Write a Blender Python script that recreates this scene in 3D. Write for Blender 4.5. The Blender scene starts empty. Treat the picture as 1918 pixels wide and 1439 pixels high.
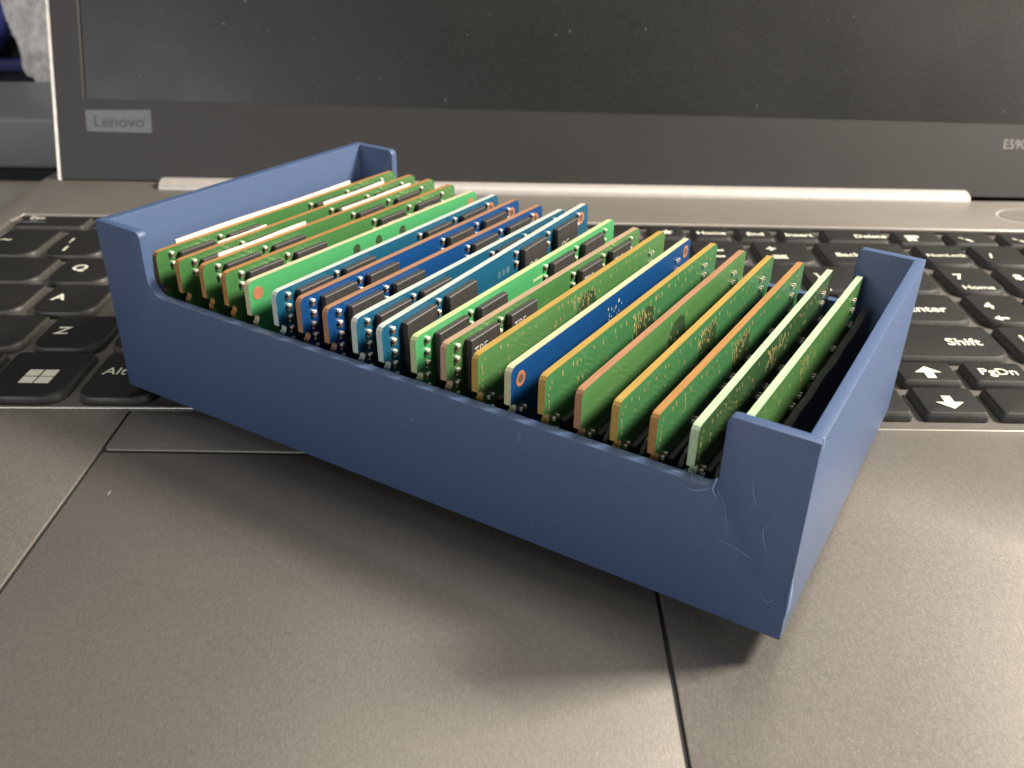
import bpy, bmesh, math, random
from mathutils import Vector, Matrix
random.seed(7)
S = 0.001                      # all lengths below are millimetres
sc = bpy.context.scene
COL = sc.collection

# ------------------------------------------------------------------ camera
CAM_P = Vector((160.9427, -256.2338, 101.3029))
CAM_R = Vector((0.9998550757604653, 0.01614253661763795, 0.005407955952365779))
CAM_U = Vector((-0.01287193917578101, 0.5089270485010089, 0.8607134090310822))
CAM_F = Vector((-0.011141842661315252, 0.8606582816749049, -0.5090610783850112))
cd = bpy.data.cameras.new("camera")
cam = bpy.data.objects.new("camera", cd); COL.objects.link(cam)
m = Matrix((CAM_R, CAM_U, -CAM_F)).transposed().to_4x4()
m.translation = CAM_P * S
cam.matrix_world = m
cd.sensor_width = 36.0
cd.lens = 36.0 * 1654.48 / 1918.0
cd.clip_start, cd.clip_end = 0.01, 20.0
cd.dof.use_dof = True
cd.dof.focus_distance = 0.150
cd.dof.aperture_fstop = 32.0
sc.camera = cam

# ------------------------------------------------------------------ world and lamps
w = bpy.data.worlds.new("World"); sc.world = w; w.use_nodes = True
bg = w.node_tree.nodes['Background']
bg.inputs[0].default_value = (1.0, 0.96, 0.90, 1); bg.inputs[1].default_value = 0.14
sc.view_settings.view_transform = 'Standard'
sc.view_settings.look = 'None'
sc.view_settings.exposure = 0.0
sc.view_settings.gamma = 1.0
sc.render.engine = 'CYCLES'
sc.cycles.max_bounces = 8
sc.cycles.sample_clamp_indirect = 6.0

def lamp(name, pos, target, sx, sy, power, color):
    l = bpy.data.lights.new(name, 'AREA'); l.shape = 'RECTANGLE'
    l.size, l.size_y, l.energy, l.color = sx, sy, power, color
    o = bpy.data.objects.new(name, l); COL.objects.link(o)
    o.location = pos
    o.rotation_euler = (Vector(target) - Vector(pos)).to_track_quat('-Z', 'Y').to_euler()
    return o
T0 = Vector((0.16, -0.10, 0.015))
lamp("desk_lamp", T0 + Vector((0.50, 0.05, 0.42)), T0, 0.12, 0.14, 13.0, (1.0, 0.91, 0.79))
lamp("overhead_fill", T0 + Vector((0.12, 0.30, 1.20)), T0, 0.50, 0.40, 5.5, (1.0, 0.94, 0.84))  # added overhead fill that lightens the tray's shadow
lamp("front_fill_left", T0 + Vector((-0.75, -0.95, 0.46)), T0, 0.55, 0.45, 6.5, (0.98, 0.97, 1.0))  # added soft fill for the tray front, also mirrored in the screen
lamp("side_fill_right", T0 + Vector((0.95, -0.60, 0.36)), T0, 0.40, 0.40, 5.6, (1.0, 0.96, 0.92))  # added soft fill for the tray's right end face

# ------------------------------------------------------------------ helpers
def lin(c):                                    # sRGB 0..255 -> linear
    f = lambda v: (v/255/12.92 if v/255 <= .04045 else ((v/255+.055)/1.055)**2.4)
    return (f(c[0]), f(c[1]), f(c[2]), 1)

class NT:
    def __init__(s, name):
        s.m = bpy.data.materials.new(name); s.m.use_nodes = True
        s.t = s.m.node_tree; s.b = s.t.nodes['Principled BSDF']
    def n(s, kind, **kw):
        x = s.t.nodes.new(kind)
        for k, v in kw.items(): setattr(x, k, v)
        return x
    def l(s, a, b): s.t.links.new(a, b)
    def coord(s, scale=(1, 1, 1), rot=(0, 0, 0), out='Object'):
        tc = s.n('ShaderNodeTexCoord'); mp = s.n('ShaderNodeMapping')
        mp.inputs['Scale'].default_value = scale; mp.inputs['Rotation'].default_value = rot
        s.l(tc.outputs[out], mp.inputs['Vector']); return mp.outputs['Vector']
    def noise(s, vec, scale, detail=3, rough=.55):
        x = s.n('ShaderNodeTexNoise'); x.inputs['Scale'].default_value = scale
        x.inputs['Detail'].default_value = detail; x.inputs['Roughness'].default_value = rough
        s.l(vec, x.inputs['Vector']); return x.outputs['Fac']
    def ramp(s, fac, stops):
        r = s.n('ShaderNodeValToRGB'); e = r.color_ramp.elements
        while len(e) < len(stops): e.new(.5)
        for el, (p, c) in zip(e, stops): el.position, el.color = p, (c if len(c) == 4 else (*c, 1))
        s.l(fac, r.inputs[0]); return r.outputs[0]
    def mix(s, fac, a, b, blend='MIX'):
        x = s.n('ShaderNodeMix', data_type='RGBA', blend_type=blend)
        for sock, v in ((x.inputs[0], fac), (x.inputs[6], a), (x.inputs[7], b)):
            if hasattr(v, 'is_output'): s.l(v, sock)
            else: sock.default_value = v
        return x.outputs[2]
    def math(s, op, a, b=0.0):
        x = s.n('ShaderNodeMath', operation=op)
        for sock, v in ((x.inputs[0], a), (x.inputs[1], b)):
            if hasattr(v, 'is_output'): s.l(v, sock)
            else: sock.default_value = v
        return x.outputs[0]
    def bump(s, h, strength, dist=.0002):
        x = s.n('ShaderNodeBump'); x.inputs['Strength'].default_value = strength
        x.inputs['Distance'].default_value = dist
        s.l(h, x.inputs['Height']); s.l(x.outputs[0], s.b.inputs['Normal'])
    def speck(s, vec, scale, size, keep):      # sparse dust: small dots, only in some cells
        v = s.n('ShaderNodeTexVoronoi', voronoi_dimensions='2D'); v.inputs['Scale'].default_value = scale
        s.l(vec, v.inputs['Vector'])
        sep = s.n('ShaderNodeSeparateColor'); s.l(v.outputs['Color'], sep.inputs[0])
        d = s.math('LESS_THAN', v.outputs['Distance'], s.math('MULTIPLY', sep.outputs[1], size))
        k = s.math('LESS_THAN', sep.outputs[0], keep)
        return s.math('MULTIPLY', d, k)
    def set(s, color=None, rough=None, metal=None, spec=None, coat=None):
        b = s.b
        if color is not None:
            if hasattr(color, 'is_output'): s.l(color, b.inputs['Base Color'])
            else: b.inputs['Base Color'].default_value = color
        for k, v in (('Roughness', rough), ('Metallic', metal), ('Specular IOR Level', spec), ('Coat Weight', coat)):
            if v is not None:
                if hasattr(v, 'is_output'): s.l(v, b.inputs[k])
                else: b.inputs[k].default_value = v
        return s.m

def plain(name, color, rough=.5, metal=0., spec=.5, var=.15, scale=400, bump=0.0):
    t = NT(name); v = t.coord(); f = t.noise(v, scale)
    c = (*color[:3], 1); d = tuple(x*(1-var) for x in color[:3]) + (1,); e = tuple(min(1, x*(1+var)) for x in color[:3]) + (1,)
    t.set(t.ramp(f, [(.3, d), (.7, e)]), rough, metal, spec)
    if bump: t.bump(f, bump)
    return t.m

def deck_material(name, base, rough, dust=.05, sparkle=1.0, metal=.45, streaky=.30):
    t = NT(name); v = t.coord()
    grain = t.noise(v, 4300, 2, .6); blotch = t.noise(v, 38, 4)
    streak = t.noise(t.coord((1, streaky, 1)), 3000, 2)
    lo = tuple(x*.80 for x in base) + (1,); hi = tuple(x*1.20 for x in base) + (1,)
    c = t.ramp(t.mix(.5, grain, streak), [(.34, lo), (.66, hi)])
    c = t.mix(t.math('MULTIPLY', blotch, .22), c, tuple(x*1.5 for x in base) + (1,))
    c = t.mix(t.ramp(grain, [(.60, (0, 0, 0, 1)), (.74, (.34, .34, .34, 1))]), c, tuple(x*2.6 for x in base) + (1,))
    s1 = t.speck(v, 60, .022, dust); s2 = t.speck(t.coord((1, .3, 1), (0, 0, .5)), 75, .03, dust*.6)
    c = t.mix(t.math('MULTIPLY', t.math('MAXIMUM', s1, s2), .55), c, (.55, .53, .48, 1))
    r = t.n('ShaderNodeMapRange'); t.l(blotch, r.inputs[0]); r.inputs[3].default_value = rough-.05; r.inputs[4].default_value = rough+.06
    t.set(c, r.outputs[0], metal, .5)
    t.bump(t.mix(.5, grain, streak), .26*sparkle, .0001)
    return t.m

M = {}
M['deck'] = deck_material('graphite_deck', (.145, .134, .119), .48, .10)
M['pad'] = deck_material('touchpad_surface', (.140, .129, .115), .46, .13)
M['well'] = deck_material('keyboard_floor', (.125, .115, .105), .45, .05)
M['lid'] = deck_material('lid_plastic', (.015, .0135, .0125), .55, .10, .3, 0.0, 1.0)
M['trim'] = plain('silver_trim', (.72, .66, .55), .35, .3)
M['hinge'] = plain('hinge_paint', (.40, .375, .35), .42, .25, var=.06)
M['rim'] = plain('lip_highlight', (.34, .315, .285), .30, .55, var=.05)  # lighter than the deck: highlight of the well's edges put into the colour
M['black'] = plain('black_plastic', (.012, .012, .013), .5)
M['seam'] = plain('seam_shadow_gap', (.015, .014, .013), .7)

def screen_material():
    t = NT('matte_screen'); v = t.coord()
    g = t.noise(v, 1800, 2); c = t.ramp(g, [(.3, (.012, .012, .012)), (.7, (.022, .022, .021))])
    s1 = t.speck(v, 130, .045, .17); s2 = t.speck(t.coord((1, .3, 1), (0, 0, .4)), 75, .03, .14)
    c = t.mix(t.math('MULTIPLY', t.math('MAXIMUM', s1, s2), .17), c, (.5, .5, .5, 1))
    return t.set(c, t.ramp(t.noise(v, 14, 4), [(.3, (.30, .30, .30)), (.7, (.46, .46, .46))]), 0, .26)
M['screen'] = screen_material()

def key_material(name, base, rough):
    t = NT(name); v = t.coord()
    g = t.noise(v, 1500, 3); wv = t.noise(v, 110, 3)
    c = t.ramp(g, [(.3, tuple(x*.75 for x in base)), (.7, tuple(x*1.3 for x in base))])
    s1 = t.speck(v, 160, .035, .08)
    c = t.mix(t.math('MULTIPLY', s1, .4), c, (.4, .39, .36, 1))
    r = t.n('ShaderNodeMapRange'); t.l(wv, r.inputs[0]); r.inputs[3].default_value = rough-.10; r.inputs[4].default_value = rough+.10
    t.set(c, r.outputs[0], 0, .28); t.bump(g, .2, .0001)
    return t.m
M['key'] = key_material('black_keycap', (.010, .0096, .0092), .55)
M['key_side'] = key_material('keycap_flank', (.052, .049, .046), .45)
M['legend'] = plain('legend_print', (.62, .62, .51), .5, var=.05)
M['legend_dim'] = plain('legend_print_grey', (.16, .16, .16), .5, var=.05)

def tray_material():
    t = NT('blue_printed_plastic'); v = t.coord()
    g = t.noise(v, 900, 3); bl = t.noise(v, 30, 3)
    wv = t.n('ShaderNodeTexWave', wave_type='BANDS', bands_direction='Z'); wv.inputs['Scale'].default_value = 800
    wv.inputs['Distortion'].default_value = .6; t.l(v, wv.inputs['Vector'])
    c = t.ramp(g, [(.25, (.041, .071, .148)), (.75, (.050, .084, .173))])
    c = t.mix(t.math('MULTIPLY', bl, .35), c, (.036, .066, .150, 1))
    sp = t.n('ShaderNodeSeparateXYZ'); t.l(v, sp.inputs[0])
    def plane(a, b, sa, sb):                   # wall coordinates for 2D dust and scratches
        cb = t.n('ShaderNodeCombineXYZ'); t.l(t.math('MULTIPLY', sp.outputs[a], sa), cb.inputs[0]); t.l(t.math('MULTIPLY', sp.outputs[b], sb), cb.inputs[1])
        return cb.outputs[0]
    dust = t.math('MAXIMUM', t.speck(plane(1, 2, 1, 1), 170, .05, .10), t.speck(plane(0, 2, 1, 1), 170, .05, .10))
    scr = t.math('MAXIMUM', t.speck(plane(1, 2, .25, 2.2), 70, .09, .10), t.speck(plane(1, 2, 2.0, .35), 80, .07, .07))
    c = t.mix(t.math('MULTIPLY', dust, .22), c, (.40, .48, .62, 1)); c = t.mix(t.math('MULTIPLY', scr, .07), c, (.40, .50, .66, 1))
    lay = t.noise(t.coord((6, 6, 1400)), 1.0, 3); c = t.mix(t.math('MULTIPLY', lay, .22), c, (.070, .118, .22, 1))
    t.set(c, .50, 0, .5)
    t.bump(t.math('ADD', t.math('MULTIPLY', wv.outputs['Fac'], .6), g), .12, .0001)
    return t.m
M['tray'] = tray_material()
M['strand'] = plain('pale_blue_strand', (.24, .34, .52), .45)

def pcb_material(name, base, light, contrast=1.0):
    t = NT(name); v = t.coord()
    # copper traces under the lacquer: broken angular bands
    vo = t.n('ShaderNodeTexVoronoi', distance='MANHATTAN', feature='F1'); vo.inputs['Scale'].default_value = 230
    t.l(t.coord((1, 1, .55), (0, .5, 0)), vo.inputs['Vector'])
    band = t.math('FRACT', t.math('MULTIPLY', vo.outputs['Distance'], 5.0))
    line = t.math('GREATER_THAN', band, .62)
    big = t.noise(v, 55, 2); area = t.n('ShaderNodeMapRange'); t.l(big, area.inputs[0])
    area.inputs[1].default_value = .44; area.inputs[2].default_value = .6
    f = t.math('MULTIPLY', t.math('MULTIPLY', line, area.outputs[0]), .55*contrast)
    c = t.mix(f, (*base, 1), (*light, 1))
    g = t.noise(v, 1400, 3)
    c = t.mix(t.math('MULTIPLY', g, .25), c, tuple(x*.7 for x in base) + (1,))
    s1 = t.speck(v, 190, .05, .10)
    c = t.mix(t.math('MULTIPLY', s1, .5*contrast), c, tuple(min(1, x*1.8+.12) for x in light) + (1,))
    t.set(c, .30, 0, .5); t.bump(t.math('ADD', f, t.math('MULTIPLY', g, .4)), .15, .0001)
    return t.m
M['pcb_green'] = pcb_material('green_board', (.064, .165, .052), (.120, .230, .075))
M['pcb_olive'] = pcb_material('olive_green_board', (.050, .150, .045), (.200, .300, .130), 1.7)
M['pcb_bright'] = pcb_material('bright_green_board', (.058, .285, .105), (.100, .350, .135), .5)
M['pcb_deep'] = pcb_material('deep_green_board', (.044, .150, .056), (.105, .220, .080), 1.0)
M['pcb_dark'] = pcb_material('dark_green_board', (.030, .075, .030), (.085, .130, .050), 1.6)
M['pcb_blue'] = pcb_material('blue_board', (.006, .050, .165), (.012, .080, .220), .5)
M['pcb_teal'] = pcb_material('petrol_blue_board', (.010, .080, .145), (.022, .120, .195), .6)
def edge(name, c):
    t = NT(name); g_ = sum(c)/3; c = tuple((x*.96+g_*.04)*.66 for x in c)
    lay = t.noise(t.coord((70, 2600, 900)), 1.0, 3); blot = t.noise(t.coord(), 140, 3)
    col = t.ramp(lay, [(.30, tuple(x*.72 for x in c)), (.70, tuple(min(1, x*1.15) for x in c))])
    col = t.mix(t.math('MULTIPLY', blot, .45), col, tuple(x*.62 for x in c) + (1,))
    t.set(col, .65, 0, .3); t.bump(lay, .3, .00015); M[name] = t.m
edge('edge_orange', (.52, .26, .075)); edge('edge_amber', (.56, .36, .075)); edge('edge_copper', (.50, .25, .13))
edge('edge_cream', (.72, .70, .42)); edge('edge_white', (.66, .76, .70)); edge('edge_lime', (.62, .72, .36)); edge('edge_mint', (.56, .74, .48))
edge('edge_pink', (.55, .38, .24))
M['chip'] = plain('chip_epoxy', (.034, .031, .029), .55, 0, .45, .2, 900, .15)
def film_material():
    t = NT('black_film'); v = t.coord()
    wv = t.n('ShaderNodeTexWave', wave_type='BANDS', bands_direction='Z'); wv.inputs['Scale'].default_value = 190
    wv.inputs['Distortion'].default_value = 2.5; wv.inputs['Detail Scale'].default_value = .6; t.l(v, wv.inputs['Vector'])
    c = t.ramp(t.noise(v, 300), [(.3, (.009, .009, .009)), (.7, (.020, .019, .019))])
    t.set(c, .45, 0, .3); t.bump(wv.outputs['Fac'], .6, .0004); return t.m
M['film'] = film_material()
M['solder'] = plain('tinned_solder', (.88, .85, .74), .25, .35)
M['cap_body'] = plain('capacitor_ceramic', (.10, .065, .04), .5)
M['gold'] = plain('gold_plating', (.50, .42, .18), .40, .4)
M['copper'] = plain('copper_pad', (.50, .20, .10), .4, .3)
M['paper'] = plain('white_label_paper', (.66, .61, .52), .7, var=.05)
M['marking'] = plain('chip_marking', (.42, .40, .36), .6)
M['silk'] = plain('silkscreen_ink', (.34, .44, .22), .5); M['silk_dim'] = plain('silkscreen_ink_faint', (.05, .13, .17), .5)
M['mask_dark'] = pcb_material('bare_copper_patch', (.030, .062, .026), (.12, .10, .05), 2.0)

def place(o, parent=None):
    COL.objects.link(o)
    if parent is not None: o.parent = parent
    return o
def tag(o, label, cat=None, group=None, kind=None):
    if label: o['label'] = label
    if cat: o['category'] = cat
    if group: o['group'] = group
    if kind: o['kind'] = kind
    return o
def empty(name, parent=None, mat=None):
    o = bpy.data.objects.new(name, None); o.empty_display_size = .01
    place(o, parent)
    if mat is not None: o.matrix_world = mat
    return o
def finish(bm, name, mats, smooth=None):
    for v in bm.verts: v.co *= S
    bmesh.ops.recalc_face_normals(bm, faces=bm.faces)
    me = bpy.data.meshes.new(name); bm.to_mesh(me); bm.free()
    for mm in (mats if isinstance(mats, (list, tuple)) else [mats]): me.materials.append(mm)
    if smooth:
        me.polygons.foreach_set('use_smooth', [True]*len(me.polygons))
        me.set_sharp_from_angle(angle=math.radians(smooth))
    return me
def obj(name, me, parent=None, loc=None):
    o = bpy.data.objects.new(name, me); place(o, parent)
    if loc is not None: o.location = Vector(loc)*S
    return o
def prism(bm, pts, z0, z1, mi=0, side=None, axes=None):
    """closed polygon pts (2d) extruded z0..z1; axes maps (p,q,z)->xyz"""
    ax = axes or (lambda p, q, z: (p, q, z))
    lo = [bm.verts.new(ax(p, q, z0)) for p, q in pts]; hi = [bm.verts.new(ax(p, q, z1)) for p, q in pts]
    fs = []
    f = bm.faces.new(lo[::-1]); f.material_index = mi; f = bm.faces.new(hi); f.material_index = mi
    n = len(pts)
    for i in range(n):
        f = bm.faces.new((lo[i], lo[(i+1) % n], hi[(i+1) % n], hi[i])); f.material_index = mi if side is None else side
        fs.append(f)
    return fs
def box(bm, x0, x1, y0, y1, z0, z1, mi=0):
    prism(bm, [(x0, y0), (x1, y0), (x1, y1), (x0, y1)], z0, z1, mi)
def rrect(x0, x1, y0, y1, r, n=4):             # r: one radius or (bl, br, tr, tl)
    r = r if isinstance(r, (list, tuple)) else (r,)*4
    out = []
    for (cx, cy, a0, rr) in ((x0+r[0], y0+r[0], 180, r[0]), (x1-r[1], y0+r[1], 270, r[1]), (x1-r[2], y1-r[2], 0, r[2]), (x0+r[3], y1-r[3], 90, r[3])):
        k = n if rr > 0 else 0
        for i in range(k+1):
            a = math.radians(a0+90*i/max(k, 1)); out.append((cx+rr*math.cos(a), cy+rr*math.sin(a)))
    return out
def bevel(bm, width, seg=2, angle=30):
    bmesh.ops.remove_doubles(bm, verts=bm.verts, dist=1e-5)
    es = [e for e in bm.edges if len(e.link_faces) == 2 and e.calc_face_angle(0) > math.radians(angle)]
    bmesh.ops.bevel(bm, geom=es, offset=width, segments=seg, profile=.5, affect='EDGES', clamp_overlap=True)
def text_mesh(s, size, mat, align='LEFT', bold=0.0, sx=1.0):
    c = bpy.data.curves.new('t', 'FONT'); c.body = s; c.size = size; c.align_x = align; c.align_y = 'CENTER'
    c.offset = bold; c.extrude = 0.02; c.resolution_u = 3
    o = bpy.data.objects.new('t', c); COL.objects.link(o)
    dg = bpy.context.evaluated_depsgraph_get()
    me = bpy.data.meshes.new_from_object(o.evaluated_get(dg))
    bpy.data.objects.remove(o); bpy.data.curves.remove(c)
    for v in me.vertices: v.co = Vector((v.co.x*sx, v.co.y, v.co.z))*S
    me.materials.clear(); me.materials.append(mat)
    return me
def smooth_path(pts, k=6):
    P = [Vector(p) for p in pts]; P = [2*P[0]-P[1]] + P + [2*P[-1]-P[-2]]; out = []
    for a, b, c, d in zip(P, P[1:], P[2:], P[3:]):
        for i in range(k):
            t = i/k; out.append(.5*(2*b+(c-a)*t+(2*a-5*b+4*c-d)*t*t+(3*b-a-3*c+d)*t**3))
    return out + [P[-2]]
def tube(bm, pts, r, n=6):
    rings = []
    for i, p in enumerate(pts):
        p = Vector(p); d = (Vector(pts[min(i+1, len(pts)-1)]) - Vector(pts[max(i-1, 0)])).normalized()
        u = d.orthogonal().normalized(); v = d.cross(u)
        rr = r(i/(len(pts)-1)) if callable(r) else r
        rings.append([bm.verts.new(p + rr*(math.cos(2*math.pi*k/n)*u + math.sin(2*math.pi*k/n)*v)) for k in range(n)])
    for a, b in zip(rings, rings[1:]):
        for k in range(n): bm.faces.new((a[k], a[(k+1) % n], b[(k+1) % n], b[k]))
    bm.faces.new(rings[0][::-1]); bm.faces.new(rings[-1])

# ------------------------------------------------------------------ desk and what lies behind
DZ = -20.0
bm = bmesh.new(); box(bm, -900, 1300, -700, 800, DZ-25, DZ)
desk = obj('desk', finish(bm, 'desk', plain('pale_desk', (.34, .32, .29), .5, var=.08, scale=60)))
desk['kind'] = 'structure'; desk['label'] = 'pale grey desk top under the laptop'
bm = bmesh.new(); box(bm, -1400, 1800, 800, 830, -700, 1300)
wall = obj('wall', finish(bm, 'wall', plain('dim_wall', (.10, .11, .13), .8, var=.1, scale=8)))
wall['kind'] = 'structure'

# ------------------------------------------------------------------ laptop
laptop = empty('laptop')
tag(laptop, 'open dark grey laptop with black keys and a switched off screen under the blue tray', 'laptop')
LIP = 1.5
bm = bmesh.new(); box(bm, -12.6, 358, -205, 60, DZ+3, -0.05); bevel(bm, .8)
obj('base', finish(bm, 'base', M['lid']), laptop)
bm = bmesh.new(); prism(bm, rrect(-4, 356, -106, 18, 1), -.04, 0.0)
obj('keyboard_floor', finish(bm, 'keyboard_floor', M['well']), laptop)
# rear deck and left rim round the keyboard well
bm = bmesh.new()
prism(bm, [(-13, 62), (-13, -101), (-3.4, -101), (-3.4, 13.5), (-2.2, 16.2), (0.5, 17.2), (100, 15.4), (198, 14.2), (320, 11.6), (357, 11), (357, 40.5), (314.8, 40.5), (314.8, 52), (31.2, 52), (31.2, 62)], -.02, LIP)
bevel(bm, .35)
obj('rear_deck', finish(bm, 'rear_deck', M['deck'], 40), laptop)
# palm rest, U-shaped round the touchpad
bm = bmesh.new()
prism(bm, [(-13, -101), (92, -99.2), (92, -100.2), (78.3, -100.2), (78.3, -192), (183.3, -192), (183.3, -103), (180, -103), (180, -102.6), (234, -104.2), (357, -103.6), (357, -206), (-13, -206)], -.02, LIP)
bevel(bm, .22, 2)
obj('palm_rest', finish(bm, 'palm_rest', M['deck'], 40), laptop)
bm = bmesh.new(); box(bm, 92.0, 180.0, -100.15, -99.4, -.02, LIP-.05)
obj('keyboard_rim', finish(bm, 'keyboard_rim', M['deck']), laptop)
bm = bmesh.new(); prism(bm, rrect(79.0, 182.6, -114.9, -100.7, 1.0), LIP-.5, LIP+.15); bevel(bm, .5, 3)
obj('trackpoint_button', finish(bm, 'trackpoint_button', M['deck'], 40), laptop)
bm = bmesh.new(); prism(bm, rrect(79.0, 182.6, -191.4, -115.6, .8), LIP-.5, LIP-.1); bevel(bm, .2, 2)
obj('touchpad', finish(bm, 'touchpad', M['pad'], 40), laptop)
bm = bmesh.new(); box(bm, 78.35, 183.25, -191.95, -100.25, -.03, LIP-.45)
obj('touchpad_gap', finish(bm, 'touchpad_gap', M['seam']), laptop)
# hinge cover: a silver bar lying along the back, skewed a little like the lid
bm = bmesh.new()
prof = [(-4.6, 0.0)] + [(-4.6*math.cos(math.radians(a)), 1.2+3.0*math.sin(math.radians(a))) for a in range(0, 181, 15)] + [(4.6, 0.0)]
def hx(x): return 47.9-(x-31)*.0185
for x0, x1 in ((32.6, 313.6),):
    lo = [bm.verts.new((x0, hx(x0)+y, z)) for y, z in prof]; hi = [bm.verts.new((x1, hx(x1)+y, z)) for y, z in prof]
    bm.faces.new(lo[::-1]); bm.faces.new(hi)
    for i in range(len(prof)): bm.faces.new((lo[i], lo[(i+1) % len(prof)], hi[(i+1) % len(prof)], hi[i]))
obj('hinge_cover', finish(bm, 'hinge_cover', M['hinge'], 50), laptop)
bm = bmesh.new(); box(bm, 30.5, 315.5, 40, 60, -.03, .02)
obj('hinge_slot', finish(bm, 'hinge_slot', M['black']), laptop)
for nm, pts, r in (('front_lip_glint', [(-12.8, -100.95, LIP-.12), (92, -99.15, LIP-.12), (180, -102.5, LIP-.12), (234, -104.1, LIP-.12), (357, -103.5, LIP-.12)], .42),
                   ('rear_lip_glint', [(-3.3, 10, LIP-.1), (-3.1, 14, LIP-.1), (-1.8, 16.4, LIP-.1), (0.5, 17.1, LIP-.2), (100, 15.3, LIP-.2), (198, 14.1, LIP-.2), (320, 11.5, LIP-.2), (357, 10.9, LIP-.2)], .62)):
    bm = bmesh.new(); tube(bm, pts, r, 8)
    obj(nm, finish(bm, nm, M['rim'], 60), laptop)  # added tubes that carry the bright line along the lit lip
# power button
pb = empty('power_button', laptop); pb.location = (0.3268, 0.0252, LIP*S)
bm = bmesh.new()
n = 40
ri = [(math.cos(2*math.pi*k/n), math.sin(2*math.pi*k/n)) for k in range(n)]
rings = [[bm.verts.new((r*c, r*s*.72, z)) for c, s in ri] for r, z in ((9.9, .02), (9.7, .10), (9.4, .10), (9.2, .02))]
for a, b in zip(rings, rings[1:]):
    for k in range(n): bm.faces.new((a[k], a[(k+1) % n], b[(k+1) % n], b[k]))
obj('ring', finish(bm, 'ring', M['hinge'], 40), pb)
bm = bmesh.new(); prism(bm, [(9.0*c, 6.45*s) for c, s in ri], 0.01, .18)
obj('button_cap', finish(bm, 'button_cap', M['deck']), pb)

# lid ---------------------------------------------------------------
yaw = -0.0289; th = math.radians(20)
lx = Vector((math.cos(yaw), math.sin(yaw), 0))
lup = Vector((-lx.y*math.sin(th), lx.x*math.sin(th), math.cos(th)))
ln_ = lx.cross(lup)                      # points to the viewer
if ln_.y > 0: ln_ = -ln_
lm = Matrix((lx, lup, ln_)).transposed().to_4x4(); lm.translation = Vector((-6.58, 52.9, 2.0))*S
if lm.to_3x3().determinant() < 0: raise ValueError
bm = bmesh.new()
LW = 352
# bezel: a frame round the display with its front face at z=0
OUT = rrect(0.5, LW, 0, 232, (1.5, 3, 6, 6)); 
box(bm, .5, 10.4, 0, 232, -6, 0); box(bm, LW-9, LW, 0, 232, -6, 0)
bl = lambda x: 27.6-(x-10.4)*.0115
prism(bm, [(10.4, 0), (LW-9, 0), (LW-9, bl(LW-9)), (10.4, bl(10.4))], -6, 0)
box(bm, 10.4, LW-9, 224, 232, -6, 0)
lid = obj('lid', finish(bm, 'lid', M['lid']), laptop); lid.matrix_world = lm
bm = bmesh.new(); box(bm, -.9, LW+1, -.4, 233, -8.5, -6.01); box(bm, -.9, .45, -.4, 233, -6.0, -.6)
o = obj('lid_shell', finish(bm, 'lid_shell', M['trim']), lid)
bm = bmesh.new(); prism(bm, [(10.0, bl(10)-.4), (LW-8.6, bl(LW-8.6)-.4), (LW-8.6, 224.4), (10.0, 224.4)], -3.0, -.9)
obj('screen', finish(bm, 'screen', M['screen']), lid)
# rounded inner rim of the bezel along the display
bm = bmesh.new()
tube(bm, [(10.5, 224, -.35), (10.5, bl(10.5)+.2, -.35)], .38); tube(bm, [(10.5, bl(10.5), -.35), (LW-9, bl(LW-9), -.35)], .38)
obj('bezel_rim', finish(bm, 'bezel_rim', M['lid'], 60), lid)
bm = bmesh.new(); prism(bm, [(11.2, 16.7), (34.7, 16.5), (34.7, 24.4), (11.0, 24.0)], .01, .10)
badge = obj('badge', finish(bm, 'badge', plain('grey_badge', (.060, .064, .064), .40, .05, var=.15)), lid)
o = obj('lettering', text_mesh('Lenovo', 5.6, plain('badge_ink', (.022, .022, .023), .45), 'CENTER', .05, 1.10), badge, (23.0, 20.1, .14))
o = obj('model_lettering', text_mesh('E590', 4.4, plain('grey_print', (.20, .195, .18), .5), 'LEFT', .0, .9), lid, (331.6, 17.6, .03))

# keyboard -----------------------------------------------------------
KT = 2.2
_km = {}
def key_mesh(wx, wy, kind):
    k = (round(wx, 1), round(wy, 1), kind)
    if k in _km: return _km[k]
    bm = bmesh.new()
    rings = []
    for ins, z in ((0.0, .15), (.08, 1.05), (.42, KT-.28), (.72, KT-.06), (1.05, KT)):
        x0, x1, y0, y1 = -wx/2+ins, wx/2-ins, -wy/2+ins*.75, wy/2-ins*.9
        rb = 3.6 if kind == 'smile' else .9
        pts = rrect(x0, x1, y0, y1, (rb, rb, .9, .9), 4)
        if kind == 'smile':                      # the belly of the lower edge
            pts = [(p, q - (.55*(1-(2*p/wx)**2) if q < y0+.01 else 0)) for p, q in pts]
        rings.append([bm.verts.new((p, q, z)) for p, q in pts])
    n = len(rings[0])
    for i, (a, b) in enumerate(zip(rings, rings[1:])):
        for j in range(n):
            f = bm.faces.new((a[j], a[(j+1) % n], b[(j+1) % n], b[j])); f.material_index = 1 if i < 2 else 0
    # dished top
    c = bm.verts.new((0, 0, KT-.22))
    for j in range(n): bm.faces.new((rings[-1][j], rings[-1][(j+1) % n], c))
    bm.faces.new(rings[0][::-1])
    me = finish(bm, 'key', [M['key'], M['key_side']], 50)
    _km[k] = me
    return me
def key(x0, x1, y0, y1, kind='smile', gap=2.3):
    wx, wy = x1-x0-gap, y1-y0-gap*.85
    return obj('key', key_mesh(wx, wy, kind), laptop, ((x0+x1)/2, (y0+y1)/2, 0))
def legend(k, s, x, y, size, align='LEFT', mat='legend', bold=.02, sx=1.0):
    o = obj('legend', text_mesh(s, size*.95, M[mat], align, bold*size*.4, sx), k)
    o.location = Vector((x*S - k.location.x, y*S - k.location.y, (KT+.03)*S))
    return o
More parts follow.
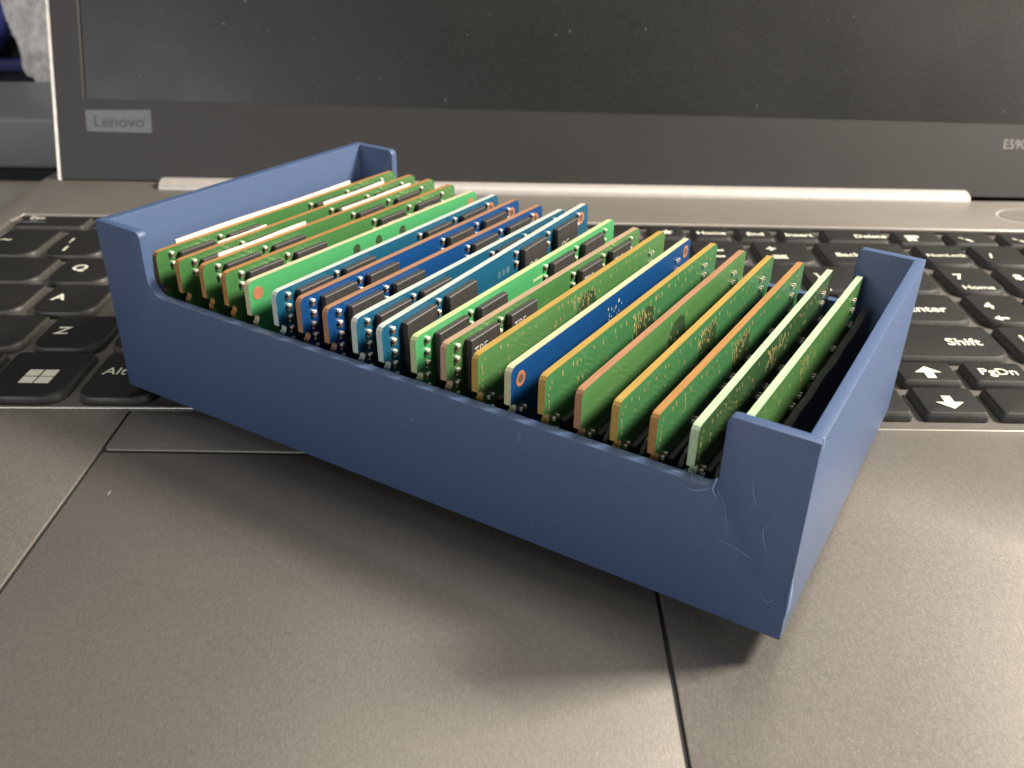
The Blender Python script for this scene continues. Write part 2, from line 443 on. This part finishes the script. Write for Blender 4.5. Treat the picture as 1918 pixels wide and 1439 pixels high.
def icon(k, polys, x, y, mat='legend'):
    bm = bmesh.new()
    for p in polys: prism(bm, p, 0, .03)
    o = obj('legend', finish(bm, 'legend', M[mat]), k)
    o.location = Vector((x*S - k.location.x, y*S - k.location.y, (KT+.01)*S))
U, V = 19.05, 18.685
# left side ----------------------------------------------------------
k = key(-1, 23.5, 4.2, 15.2, 'plain'); legend(k, 'Esc', 2.8, 12.0, 3.6, sx=1.1)
icon(k, [[(0, 0), (8.5, 0), (8.5, .5), (0, .5)], [(3.2, .8), (5.3, .8), (5.3, 1.3), (3.2, 1.3)]], 1.0, 8.2, 'legend_dim')
key(23.7, 38.4, 4.0, 14.8, 'plain')
k = key(0, U, -V, 3.3); legend(k, '~', 2.9, -6.6, 6.0)
k = key(U, 2*U, -V, 3.2); legend(k, '!', 24.0, -7.2, 5.2); legend(k, '1', 24.4, -13.6, 5.0, bold=.05)
key(2*U, 3*U, -V, 3.0)
key(0, 1.5*U, -2*V, -V)
k = key(1.5*U, 2.5*U, -2*V, -V); legend(k, 'Q', 34.0, -27.6, 5.6, bold=.05)
key(-5, 1.75*U, -3*V, -2*V)
k = key(1.75*U, 2.75*U, -3*V, -2*V); legend(k, 'A', 37.6, -47.0, 5.4, bold=.05)
key(-5, 2.25*U, -4*V-.5, -3*V)
k = key(2.25*U, 3.25*U, -4*V-.5, -3*V); legend(k, 'Z', 47.2, -66.0, 5.4, bold=.05)
key(3.25*U, 4.25*U, -4*V-.5, -3*V)
key(21, 42, -96.8, -4*V-.5)
k = key(42, 63, -97.2, -4*V-.5)
q = []
for i in (0, 1):
    for j in (0, 1):
        x, y = i*3.55, j*3.1
        q.append([(x, y), (x+3.2, y), (x+3.2, y+2.75), (x, y+2.75)])
icon(k, q, 50.2, -90.9)
k = key(63.4, 82.4, -97.2, -4*V-.5); legend(k, 'Alt', 67.0, -85.4, 4.6, bold=.0)
# right side ---------------------------------------------------------
def frow(x): return 11.2-(x-200)*.02
fr = [(185.5, 198.6, ''), (198.8, 212.2, '\u2606'), (212.4, 225.9, 'Home'), (226.1, 239.3, 'End'), (239.5, 252.6, 'Insert'), (252.8, 273.8, 'Delete'),
      (274.6, 290.6, '='), (290.8, 306.8, '#'), (307.0, 323.0, '#')]
for i, (x0, x1, s) in enumerate(fr):
    k = key(x0, x1, .6-(x0-200)*.035, 12.4-(x0-200)*.035, 'plain', 2.0)
    yc = 5.4-(x0-200)*.035
    if s == '\u2606':
        st = [(r*math.sin(math.pi*t/5), r*math.cos(math.pi*t/5)) for t in range(10) for r in ((2.1 if t % 2 == 0 else .9),)]
        icon(k, [st], (x0+x1)/2, yc)
    elif s == '=': icon(k, [[(0, .2), (4.2, .2), (4.2, 1.8), (0, 1.8)], [(0, -2.4), (1.2, -2.4), (1.2, -.5), (0, -.5)], [(1.6, -2.4), (2.8, -2.4), (2.8, -.5), (1.6, -.5)]], x0+4, yc)
    elif s == '#': icon(k, [[(0, 0), (1.4, -2.2), (2.2, -2.2), (.9, 0)], [(-1.4, 1.2), (-.2, .2), (0, .6), (-1, 1.6)]], x0+5.5, yc)
    elif s: legend(k, s, (x0+x1)/2+(0 if s != 'Delete' else 4.6), yc, 3.5, 'CENTER', bold=.045, sx=1.08)
k = key(9*U, 10*U, -V, .3); k = key(10*U, 11*U, -V, .1)
k = key(11*U, 12*U, -V, -.1); icon(k, [[(0, 0), (4.6, 0), (4.6, .9), (0, .9)], [(0, -4.6), (4.2, -4.6), (4.2, -3.7), (0, -3.7)]], 215.8, -9.6)
k = key(12*U, 13*U, -V, -.3); legend(k, '+', 233.2, -7.6, 5.6, bold=.06); icon(k, [[(0, 0), (4.2, 0), (4.2, .8), (0, .8)], [(0, 1.5), (4.2, 1.5), (4.2, 2.3), (0, 2.3)]], 234.0, -14.8)
k = key(13*U, 14.5*U, -V, -.5); legend(k, 'Backspace', 252.8, -11.6, 4.0, bold=.03)
for x in (9.5, 10.5): key(x*U, (x+1)*U, -2*V, -V)
k = key(11.5*U, 12.5*U, -2*V, -V); legend(k, '[', 223.5, -34.4, 4.6)
k = key(12.5*U, 13.5*U, -2*V, -V); legend(k, '}', 242.4, -27.6, 5.0); legend(k, ']', 243.0, -34.4, 5.0, bold=.05)
k = key(13.5*U, 14.5*U, -2*V, -V); legend(k, '\\', 261.0, -34.4, 4.8)
for x in (10.75, 11.75): key(x*U, (x+1)*U, -3*V, -2*V)
k = key(12.75*U, 14.5*U, -3*V, -2*V, 'smile'); legend(k, 'Enter', 260.2, -48.0, 4.9, bold=.04)
k = key(12.25*U, 14.55*U, -4*V, -3*V, 'smile'); legend(k, 'Shift', 263.0, -66.2, 5.0, bold=.04)
# arrow cluster
a0, a1, a2 = 228.4, 244.7, 260.8
up = [[(0, 3.0), (-3.0, .3), (-1.0, .3), (-1.0, -2.2), (1.0, -2.2), (1.0, .3), (3.0, .3)]]
down = [[(x, -y) for x, y in up[0]]]
key(a0, a1, -86.2, -4*V, 'plain'); k = key(a1, a2, -86.2, -4*V, 'plain'); icon(k, up, 253.0, -81.4)
k = key(a2, 277.0, -86.2, -4*V, 'plain'); legend(k, 'PgDn', 264.6, -80.6, 4.2, bold=.025)
key(a0, a1, -99.6, -86.2, 'plain'); k = key(a1, a2, -99.6, -86.2, 'plain'); icon(k, down, 252.6, -93.6)
key(a2, 277.0, -99.6, -86.2, 'plain')
# number pad
c0 = [277.0, 293.6, 310.2, 326.8]
rows = [(-V, -1.6), (-2*V, -V), (-3*V, -2*V), (-4*V, -3*V), (-96, -4*V)]
pad = [[('NumLock', 3.0, 0), ('/', 4.8, 0), ('', 1, 0)], [('7', 5.2, 'Home'), ('8', 5.2, ''), ('9', 5.2, '')], [('4', 5.2, '<'), ('5', 5.2, ''), ('6', 5, '')], [('1', 5.2, ''), ('2', 5, ''), ('3', 5, '')]]
for (y0, y1), ks in zip(rows, pad):
    for j, (s, sz, sub) in enumerate(ks):
        if j == 2 and y0 < -40: continue
        k = key(c0[j], c0[j+1], y0, y1)
        if s: legend(k, s, c0[j]+(2.6 if s == 'NumLock' else 4.2), y1-(8.2 if s not in 'NumLock/' else 9.6), sz, bold=.05 if sz > 4 else .03)
        if sub == 'Home': legend(k, 'Home', c0[j]+3.6, y1-15.3, 3.6, bold=.02)
        if sub == '<': icon(k, [[(-1.8, 0), (0, 1.4), (0, .5), (2, .5), (2, -.5), (0, -.5), (0, -1.4)]], c0[j]+5.4, y1-15.4)

# ------------------------------------------------------------------ blue tray (local x: across, y: along, z: up)
TH, TPT, TRL = 2.6110149948909678, -0.009234995280934844, -0.03696925642348234
ta = Vector((math.cos(TH)*math.cos(TPT), math.sin(TH)*math.cos(TPT), math.sin(TPT)))
tb = Vector((math.sin(TH), -math.cos(TH), 0)); tn = tb.cross(ta)
tb2 = math.cos(TRL)*tb + math.sin(TRL)*tn; tn2 = tb2.cross(ta)
if tn2.z < 0: tn2 = -tn2
TO = Vector((198.28626700771736, -165.47397026823091, 5.500005928107475))
TL, TW, THT, TFH = 140.97, 78.90, 33.22, 3.31
TM = Matrix((tb2, ta, tn2)).transposed().to_4x4(); TM.translation = TO*S
def tray_part():
    def mk(name, build):
        b = bmesh.new(); build(b); bmesh.ops.recalc_face_normals(b, faces=b.faces)
        me = bpy.data.meshes.new(name); b.to_mesh(me); b.free()
        o = bpy.data.objects.new(name, me); COL.objects.link(o); return o
    body = mk('storage_tray', lambda b: box(b, 0, TW, 0, TL, 0, THT))
    cav = mk('cav', lambda b: box(b, 1.9, TW-1.9, 1.9, TL-2.1, 1.6, 60))
    y0, y1, zl, rt = 12.2, 128.3, 21.5, 2.2
    P = [(y0+2.2, zl)]
    def arc(cy, cz, r, a0, a1, n=6): return [(cy+r*math.cos(math.radians(a0+(a1-a0)*i/n)), cz+r*math.sin(math.radians(a0+(a1-a0)*i/n))) for i in range(n+1)]
    prof = arc(y1-3.6, zl+3.6, 3.6, 270, 360) + arc(y1+1.2, THT-1.19, 1.2, 180, 90) + [(y1+1.2, 80), (y0-1.0, 80)] + arc(y0-1.0, THT-.99, 1.0, 90, 0, 3) + arc(y0+2.0, zl+2.0, 2.0, 180, 270)
    cut = mk('cut', lambda b: prism(b, prof, -5, TW+5, axes=lambda p, q, z: (z, p, q)))
    for c in (cav, cut):
        md = body.modifiers.new('b', 'BOOLEAN'); md.operation = 'DIFFERENCE'; md.object = c; md.solver = 'EXACT'
    md = body.modifiers.new('v', 'BEVEL'); md.width = .13; md.segments = 2; md.limit_method = 'ANGLE'; md.angle_limit = math.radians(40)
    dg = bpy.context.evaluated_depsgraph_get()
    me = bpy.data.meshes.new_from_object(body.evaluated_get(dg))
    for o in (body, cav, cut): bpy.data.objects.remove(o)
    rnd = random.Random(3)
    for v in me.vertices:
        x, y, z = v.co
        z *= 1 + TFH/THT*y/TL if z > 1 else 1
        v.co = Vector((x, y, z))*S
    me.materials.clear(); me.materials.append(M['tray'])
    me.polygons.foreach_set('use_smooth', [True]*len(me.polygons)); me.set_sharp_from_angle(angle=math.radians(28))
    o = bpy.data.objects.new('storage_tray', me); COL.objects.link(o); o.matrix_world = TM
    return o
tray = tray_part()
tag(tray, 'blue 3D printed tray with cut-down long sides, full of memory modules, lying across the laptop', 'tray')
# stringing left by the printer at the cut-out corner and on the near end of the front wall
def strand(pts, r):
    b = bmesh.new(); tube(b, smooth_path(pts), (lambda t: .6*r(t)) if callable(r) else (lambda t: r*(.18+.24*math.sin(math.pi*t))), 5)
    return obj('print_strand', finish(b, 'print_strand', M['strand'], 80), tray)
strand([(-.1, 12.4, 23.5), (-.5, 12.6, 21.8), (-.2, 12.0, 20.6)], lambda t: .22-.12*t)
strand([(-.2, 12.2, 21.6), (-.3, 10.9, 20.2), (-.12, 10.2, 17.2), (-.2, 9.6, 15.3)], .06)
strand([(-.1, 13.0, 21.6), (-.4, 15.0, 20.7), (-.2, 16.6, 20.5)], .12)
strand([(-.1, 7.6, 25.2), (-.4, 7.1, 23.0), (-.2, 6.3, 21.2)], .07)
strand([(-.1, 4.3, 19.5), (-.4, 5.0, 17.8), (-.3, 4.4, 15.4), (-.1, 3.9, 14.2)], .08)
strand([(-.1, 11.0, 13.5), (-.3, 9.0, 13.6), (-.2, 6.8, 12.8), (-.1, 5.6, 12.2)], .07)
strand([(-.2, 19.5, 21.9), (-.5, 18.6, 22.8), (.3, 17.2, 22.2)], .06)
strand([(.6, 17.6, 22.4), (.2, 16.4, 23.4), (-.3, 15.6, 21.9)], .06)
strand([(.9, 15.5, 22.2), (.5, 14.4, 23.3), (.1, 14.9, 21.9)], .06)
strand([(-.05, -.02, 11.5), (-.1, -.1, 9.0), (.05, -.15, 6.2), (0, -.1, 4.4)], lambda t: .10+.28*math.sin(math.pi*t))
strand([(-.15, 3.6, 6.6), (-.3, 2.6, 6.2), (-.25, 1.8, 7.0)], .10)
strand([(0, -.05, 34.2), (-.1, -.15, 33.0), (0, -.1, 31.6)], lambda t: .30-.22*t)

# ------------------------------------------------------------------ memory modules
BT, BH = 1.2, 27.0
def board_mesh(L, mats):
    r, nr = 1.3, 1.0
    zn = BH-7.5                                  # retention notch in both short edges, a stepped-in flank below it
    edge_ = [(0, 0), (0, zn-6), (1.1, zn-6), (1.1, zn-.9), (1.5, zn-.7), (1.7, zn), (1.4, zn+.6), (.8, zn+.85), (0, zn+.9)]
    pts = [(L-p, q) for p, q in edge_]
    pts += [(L-r+r*math.cos(math.radians(a)), BH-r+r*math.sin(math.radians(a))) for a in (0, 30, 60, 90)]
    pts += [(r+r*math.cos(math.radians(a)), BH-r+r*math.sin(math.radians(a))) for a in (90, 120, 150, 180)]
    pts += edge_[::-1]
    bm = bmesh.new()
    prism(bm, pts, 0, -BT, 0, 1, axes=lambda p, q, z: (p, z, q))
    return finish(bm, 'circuit_board', mats)
def chip_mesh(wx, wz, t=1.15):
    bm = bmesh.new(); box(bm, -wx/2, wx/2, -t, 0, -wz, 0); bevel(bm, .16, 1)
    return finish(bm, 'memory_chip', M['chip'])
CHIP = chip_mesh(8.7, 10.6); CHIP_S = chip_mesh(8.9, 12.0, 1.3)
CHIP_SHADE = chip_mesh(8.7, 10.6); CHIP_SHADE.materials[0] = M['black']  # blackened copy, stands in for the shade low between the boards
def cap_mesh():
    bm = bmesh.new()
    box(bm, -.30, .30, -.48, 0, -.52, .26, 0); box(bm, -.34, .34, -.58, 0, .22, .60, 1); box(bm, -.30, .30, -.34, 0, -.66, -.46, 1)
    return finish(bm, 'capacitor', [M['cap_body'], M['solder']])
CAP = cap_mesh()
def cap_h_mesh():                                # the flat-lying pairs on the later boards
    bm = bmesh.new()
    box(bm, -.42, .42, -.42, 0, -.26, .26, 0); box(bm, -.74, -.40, -.50, 0, -.30, .30, 1); box(bm, .40, .74, -.50, 0, -.30, .30, 1)
    return finish(bm, 'capacitor', [M['cap_body'], M['solder']])
CAPH = cap_h_mesh()
def pad_mesh(R, r=None, n=20):
    bm = bmesh.new()
    ou = [(R*math.cos(2*math.pi*k/n), R*math.sin(2*math.pi*k/n)) for k in range(n)]
    if r is None:
        prism(bm, ou, 0, -.05, axes=lambda p, q, z: (p, z, q)); return finish(bm, 'copper_pad', M['copper'])
    prism(bm, ou, 0, -.05, 0, axes=lambda p, q, z: (p, z, q))
    prism(bm, [(p*r/R, q*r/R) for p, q in ou], -.051, -.06, 1, axes=lambda p, q, z: (p, z, q))
    return finish(bm, 'copper_pad', [M['copper'], M['cap_body']])
PAD, RING = pad_mesh(1.25), pad_mesh(1.35, .75)

DATA = [(129.41, 31.38, 127.76, 31.79), (123.09, 31.05, 121.46, 31.8), (116.36, 31.5, 115.49, 31.64), (110.43, 31.29, 109.34, 31.28), (104.6, 30.79, 103.02, 30.71), (97.88, 30.35, 96.7, 30.83), (91.95, 30.5, 90.84, 30.64), (85.79, 30.04, 84.4, 30.46), (79.35, 29.82, 78.42, 30.48), (73.94, 29.5, 72.6, 32.87), (66.8, 29.59, 65.83, 30.34), (60.7, 29.95, 59.47, 29.66), (54.64, 29.61, 53.5, 29.92), (48.5, 29.08, 47.5, 29.5), (42.43, 29.35, 41.47, 29.6), (36.11, 28.85, 35.22, 29.3), (30.06, 28.72, 29.3, 29.33), (24.0, 28.58, 22.99, 29.24), (17.89, 28.64, 17.03, 28.9), (12.35, 29.0, 11.17, 28.8)]
KIND = [  # face, edge, layout, label
 ('olive', 'orange', 'A', 'green orange-edged module nearest the tall left end wall, white sticker standing up behind it'),
 ('olive', 'orange', 'A', 'green module with orange edge and short white sticker strips, second from the left end wall'),
 ('olive', 'orange', 'A', 'orange-edged green module with a white sticker along its top, third from left end wall'),
 ('olive', 'orange', 'A', 'green module with orange edge directly left of the plain bright green module'),
 ('bright', 'cream', 'P', 'plain bright green module with cream edge and a copper dot at its near top corner'),
 ('teal', 'white', 'B', 'blue module with white edge directly right of the plain bright green module'),
 ('blue', 'copper', 'B', 'blue module with copper-orange edge, the left one of the two copper-edged blue modules'),
 ('blue', 'copper', 'B', 'blue module with copper-orange edge, the right one of the two copper-edged blue modules'),
 ('teal', 'white', 'B', 'low blue module with white edge just left of the blue module that sticks up'),
 ('teal', 'white', 'B', 'blue module with white edge whose far end sticks up above the others'),
 ('bright', 'lime', 'B', 'bright green module with pale yellow edge and black chips, right of the raised blue module'),
 ('olive', 'pink', 'B', 'green module with pinkish tan edge and white lettering on its black chips'),
 ('green', 'amber', 'V', 'green module with amber edge directly left of the lone dark blue module'),
 ('blue', 'cream', 'W', 'dark blue module with cream edge and a copper ring, standing alone among green modules'),
 ('deep', 'amber', 'V', 'green module with amber edge directly right of the lone dark blue module'),
 ('green', 'copper', 'V', 'plain green module with a coppery pink edge, right part of the tray'),
 ('deep', 'amber', 'V', 'green module with bright yellow edge, fourth from the right end of the tray'),
 ('deep', 'orange', 'V', 'green module with bright orange edge, third from the right end of the tray'),
 ('dark', 'mint', 'V', 'dark olive green module with pale mint edge, second from the right end of the tray'),
 ('green', 'mint', 'V', 'green module with pale mint edge nearest the right end wall'),
]
GROUP = 'memory modules standing in the blue tray'
X0, LN = 2.9, 73.0
def on(parent, name, me, u, w_, y=None):
    o = bpy.data.objects.new(name, me); COL.objects.link(o); o.parent = parent
    o.location = Vector((u, -BT if y is None else y, BH-w_))*S
    return o
vias_cache = {}
def via_part(parent, seed, pts, mat='gold', r=.22):
    bm = bmesh.new(); rr = random.Random(seed)
    for u, w_ in pts:
        q = r*rr.uniform(.7, 1.25)
        prism(bm, [(u+.75*q*math.cos(2*math.pi*k/6), BH-w_+q*1.9*math.sin(2*math.pi*k/6)) for k in range(6)], -BT-.001, -BT-.05, axes=lambda p, s, z: (p, z, s))
    o = obj('via_dots', finish(bm, 'via_dots', M[mat]), parent); o['kind'] = 'stuff'
def marking(chip, s, size, dx, dz, dy=-1.19):
    o = obj('chip_marking', text_mesh(s, size, M['marking'], 'CENTER', .0), chip)
    o.rotation_euler = (math.pi/2, 0, 0); o.location = Vector((dx, dy, dz))*S
CU = (9.4, 21.9, 48.0, 61.4)
for i, ((a0_, h0, a1_, h1), (face, ed, lay, label)) in enumerate(zip(DATA, KIND)):
    P0 = Vector((X0, a0_, h0)); P1 = Vector((X0+LN, a1_, h1))
    ux = (P1-P0).normalized(); uz = Vector((0, 0, 1)); uy = uz.cross(ux).normalized(); uz = ux.cross(uy)
    Lb = (P1-P0).length
    mt = Matrix((ux, uy, uz)).transposed().to_4x4(); mt.translation = (P0 - uz*BH)*S
    mod = empty('memory_module', None, TM @ mt)
    tag(mod, label, 'memory module', GROUP)
    rnd = random.Random(100+i)
    obj('circuit_board', board_mesh(Lb, [M['pcb_'+face], M['edge_'+ed]]), mod)
    if lay in 'AB':
        for ci, u in enumerate(CU):
            c = on(mod, 'memory_chip', CHIP if lay == 'A' else CHIP_S, u+(.25 if i in (9, 11) else 0), 1.15 if lay == 'A' else (1.0 if i != 9 else 1.1))
            if i == 11: marking(c, 'TBF', 2.4, -1.6, -2.6, -1.34)
            if i in (2, 3) : marking(c, 'SEU', 2.2, -.6, -2.0)
            if i == 9: marking(c, 'OC', 2.1, -1.2, -4.2, -1.34)
        cols = (2.8, 15.7, 42.0, 54.7, 67.9) if lay == 'B' else (3.6, 15.7, 42.2, 54.6, 67.4)
        for cu in cols:
            for ww in ((1.5, 3.7, 5.9, 8.1, 10.3) if cu < 10 and lay == 'B' else (1.5, 3.7) if lay == 'B' else (1.3, 3.4)):
                on(mod, 'capacitor', CAP, cu+rnd.uniform(-.12, .12), ww)
    if lay == 'B' and i in (5, 6, 7, 9): on(mod, 'copper_ring', RING, 69.8, 2.6)
    if lay == 'P':
        on(mod, 'copper_pad', PAD, 2.1, 2.7); on(mod, 'copper_pad', PAD, 70.6, 2.6)
        for u in (29.5, 36.5, 44.5):
            bm = bmesh.new(); prism(bm, [(1.1*math.cos(k*.7), 1.3*math.sin(k*.7)) for k in range(9)], 0, -.04, axes=lambda p, q, z: (p, z, q))
            on(mod, 'lacquer_spot', finish(bm, 'lacquer_spot', M['mask_dark']), u, 2.4)
    if lay == 'W':
        on(mod, 'copper_ring', RING, 2.9, 2.9); on(mod, 'copper_ring', RING, 70.4, 2.4)
        via_part(mod, i, [(rnd.uniform(33, 40), rnd.uniform(2, 6)) for _ in range(22)], 'solder', .16)
    if i in (9, 10):                             # small printed dashes on the face
        bm = bmesh.new()
        for q in ((0, 3.6),) if i == 10 else ((0, 1.2), (1.6, 2.6), (3.0, 4.4)):
            prism(bm, [(q[0], 0), (q[1], 0), (q[1], .55 if i == 10 else 1.3), (q[0], .55 if i == 10 else 1.3)], 0, -.03, axes=lambda p, q, z: (p, z, q))
        on(mod, 'silkscreen', finish(bm, 'silkscreen', M['silk'] if i == 10 else M['silk_dim']), 37.5 if i == 10 else 35.5, 3.2 if i == 10 else 4.6)
    if lay in 'VW':
        for cu in (3.4, 15.6, 29.0, 33.0, 41.8, 54.7, 67.6):
            on(mod, 'capacitor', CAPH, cu, 8.7+rnd.uniform(-.3, .3)); 
            if cu in (3.4, 15.6, 41.8, 54.7): on(mod, 'capacitor', CAPH, cu, 11.0)
        on(mod, 'capacitor', CAPH, 65.7, 2.9); on(mod, 'capacitor', CAPH, 65.9, 5.0)
    if lay == 'V':
        for u in CU: on(mod, 'memory_chip', CHIP_SHADE, u, 9.8)  # added low down to blacken the shaded gaps
        plain_face = (i == 15)
        pts = []
        if not plain_face:
            u = 2.0
            while u < Lb-2: pts.append((u, 1.5+rnd.uniform(-.4, .5))); u += rnd.choice((1.3, 2.2, 3.4, 4.6))
            for w_ in (2.5, 3.6, 4.9, 6.0, 7.4, 8.8): pts.append((1.3+rnd.uniform(-.2, .3), w_)); 
            for _ in range(16): pts.append((rnd.uniform(3, 70), rnd.uniform(2, 6)))
        for _ in range(46 if not plain_face else 10): pts.append((31+abs(rnd.gauss(0, 5)), 1.6+abs(rnd.gauss(0, 2.6))))
        via_part(mod, i, pts, 'gold', .20 if i != 14 else .24)
        if i != 19:
            bm = bmesh.new(); prism(bm, [(0, 0), (0, 2.2), (1.2, 4.6), (3.0, 6.2), (5.4, 6.6), (7.8, 5.4), (8.6, 2.6), (8.6, 0), (8.6, -3.5), (0, -3.5)], 0, -.03, axes=lambda p, q, z: (p, z, q))
            on(mod, 'bare_patch', finish(bm, 'bare_patch', M['mask_dark']), 32.4, 8.4)
    if i >= 16:                                  # black film over the chips on the back of the last modules
        bm = bmesh.new()
        prism(bm, rrect(.7, Lb-.7, 1, BH-6.2, (0, 0, 3.4, 3.4)), .9, 1.7, axes=lambda p, q, z: (p, z, q)); bevel(bm, .15, 1)
        obj('insulating_film', finish(bm, 'insulating_film', M['film']), mod)
    if i == 19:
        bm = bmesh.new(); bm2 = [(u, BH-5.2+.4*math.sin(u*.09)+.25*math.sin(u*.41)) for u in range(3, 72, 3)]
        prism(bm, [(2, 1), (71, 1)] + bm2[::-1], 0, 1.3, axes=lambda p, q, z: (p, -BT-2.5-z+.012*p, q)); bevel(bm, .15, 1)
        obj('insulating_film', finish(bm, 'insulating_film', M['film']), mod)
    if i in (0, 1, 2):                           # stickers on the back face that stand above the board's top edge
        segs = {0: [(6.0, 57.5, .95)], 1: [(11.0, 24, .35), (41.5, 62.5, .75)], 2: [(5.2, 29.0, .75), (40.5, 65, .6)]}[i]
        for s0, s1, hh in segs:
            bm = bmesh.new()
            n = 14; top = [(s0+(s1-s0)*k/n, BH+hh*(.72+.10*math.sin(k*.5+i))) for k in range(n+1)]
            prism(bm, [(s0, BH-6), (s1, BH-6)] + top[::-1], .04, .34, axes=lambda p, q, z: (p, z, q))
            obj('sticker', finish(bm, 'sticker', M['paper']), mod)

# ------------------------------------------------------------------ objects behind, at the left
bm = bmesh.new(); prism(bm, rrect(-150, 20, 120, 190, 10, 6), DZ+4.5, 7); bevel(bm, 2.0, 3)
cs = empty('storage_case'); tag(cs, 'smooth grey case with a black foot on the desk behind the laptop lid', 'case')
obj('case_body', finish(bm, 'case_body', plain('grey_case', (.17, .18, .185), .45, var=.06), 40), cs)
bm = bmesh.new(); prism(bm, rrect(-152, 22, 117.5, 192, 10, 6), DZ, DZ+4.4); bevel(bm, .8, 2)
obj('foot', finish(bm, 'foot', plain('black_felt', (.010, .010, .011), .9, bump=.8)), cs)
def fluffy():
    bm = bmesh.new(); bmesh.ops.create_icosphere(bm, subdivisions=5, radius=1)
    from mathutils import noise
    for v in bm.verts:
        d = v.co.normalized(); p = Vector((d.x*23, d.y*20, d.z*58))
        k = noise.fractal(p*.11, 1.0, 2.0, 4)*2.6 + noise.noise(p*.03)*4 + noise.noise(p*.55)*2.2
        p += d*k; p.x -= p.z*.10
        v.co = p
    me = finish(bm, 'fluffy_cloth', plain('white_plush', (.78, .76, .73), .95, var=.25, scale=260, bump=.9), 80)
    o = obj('fluffy_cloth', me, None, (-84, 226, 40))
    return tag(o, 'fluffy white cloth bunched up behind the top left of the laptop lid', 'cloth')
fluffy()
bg_ = empty('bag'); tag(bg_, 'dark bag with a royal blue strap at the far left edge behind the case', 'bag')
bm = bmesh.new(); prism(bm, rrect(-330, -50, 264, 330, 16, 5), DZ, 120); bevel(bm, 8, 3)
obj('bag_body', finish(bm, 'bag_body', plain('dark_bag_fabric', (.010, .012, .022), .8, bump=.5), 40), bg_)
bm = bmesh.new(); tube(bm, [(-165, 257, -12), (-140, 256, 5), (-124, 255, 22), (-114, 255, 40), (-110, 257, 70)], 5.5, 8)
obj('strap', finish(bm, 'strap', plain('royal_blue_webbing', (.045, .06, .30), .7, bump=.5), 60), bg_)
bm = bmesh.new(); box(bm, -300, -70, 254, 262, -2, 5); bevel(bm, 2, 2)
obj('blue_hem', finish(bm, 'blue_hem', plain('navy_webbing', (.02, .03, .12), .7), 60), bg_)
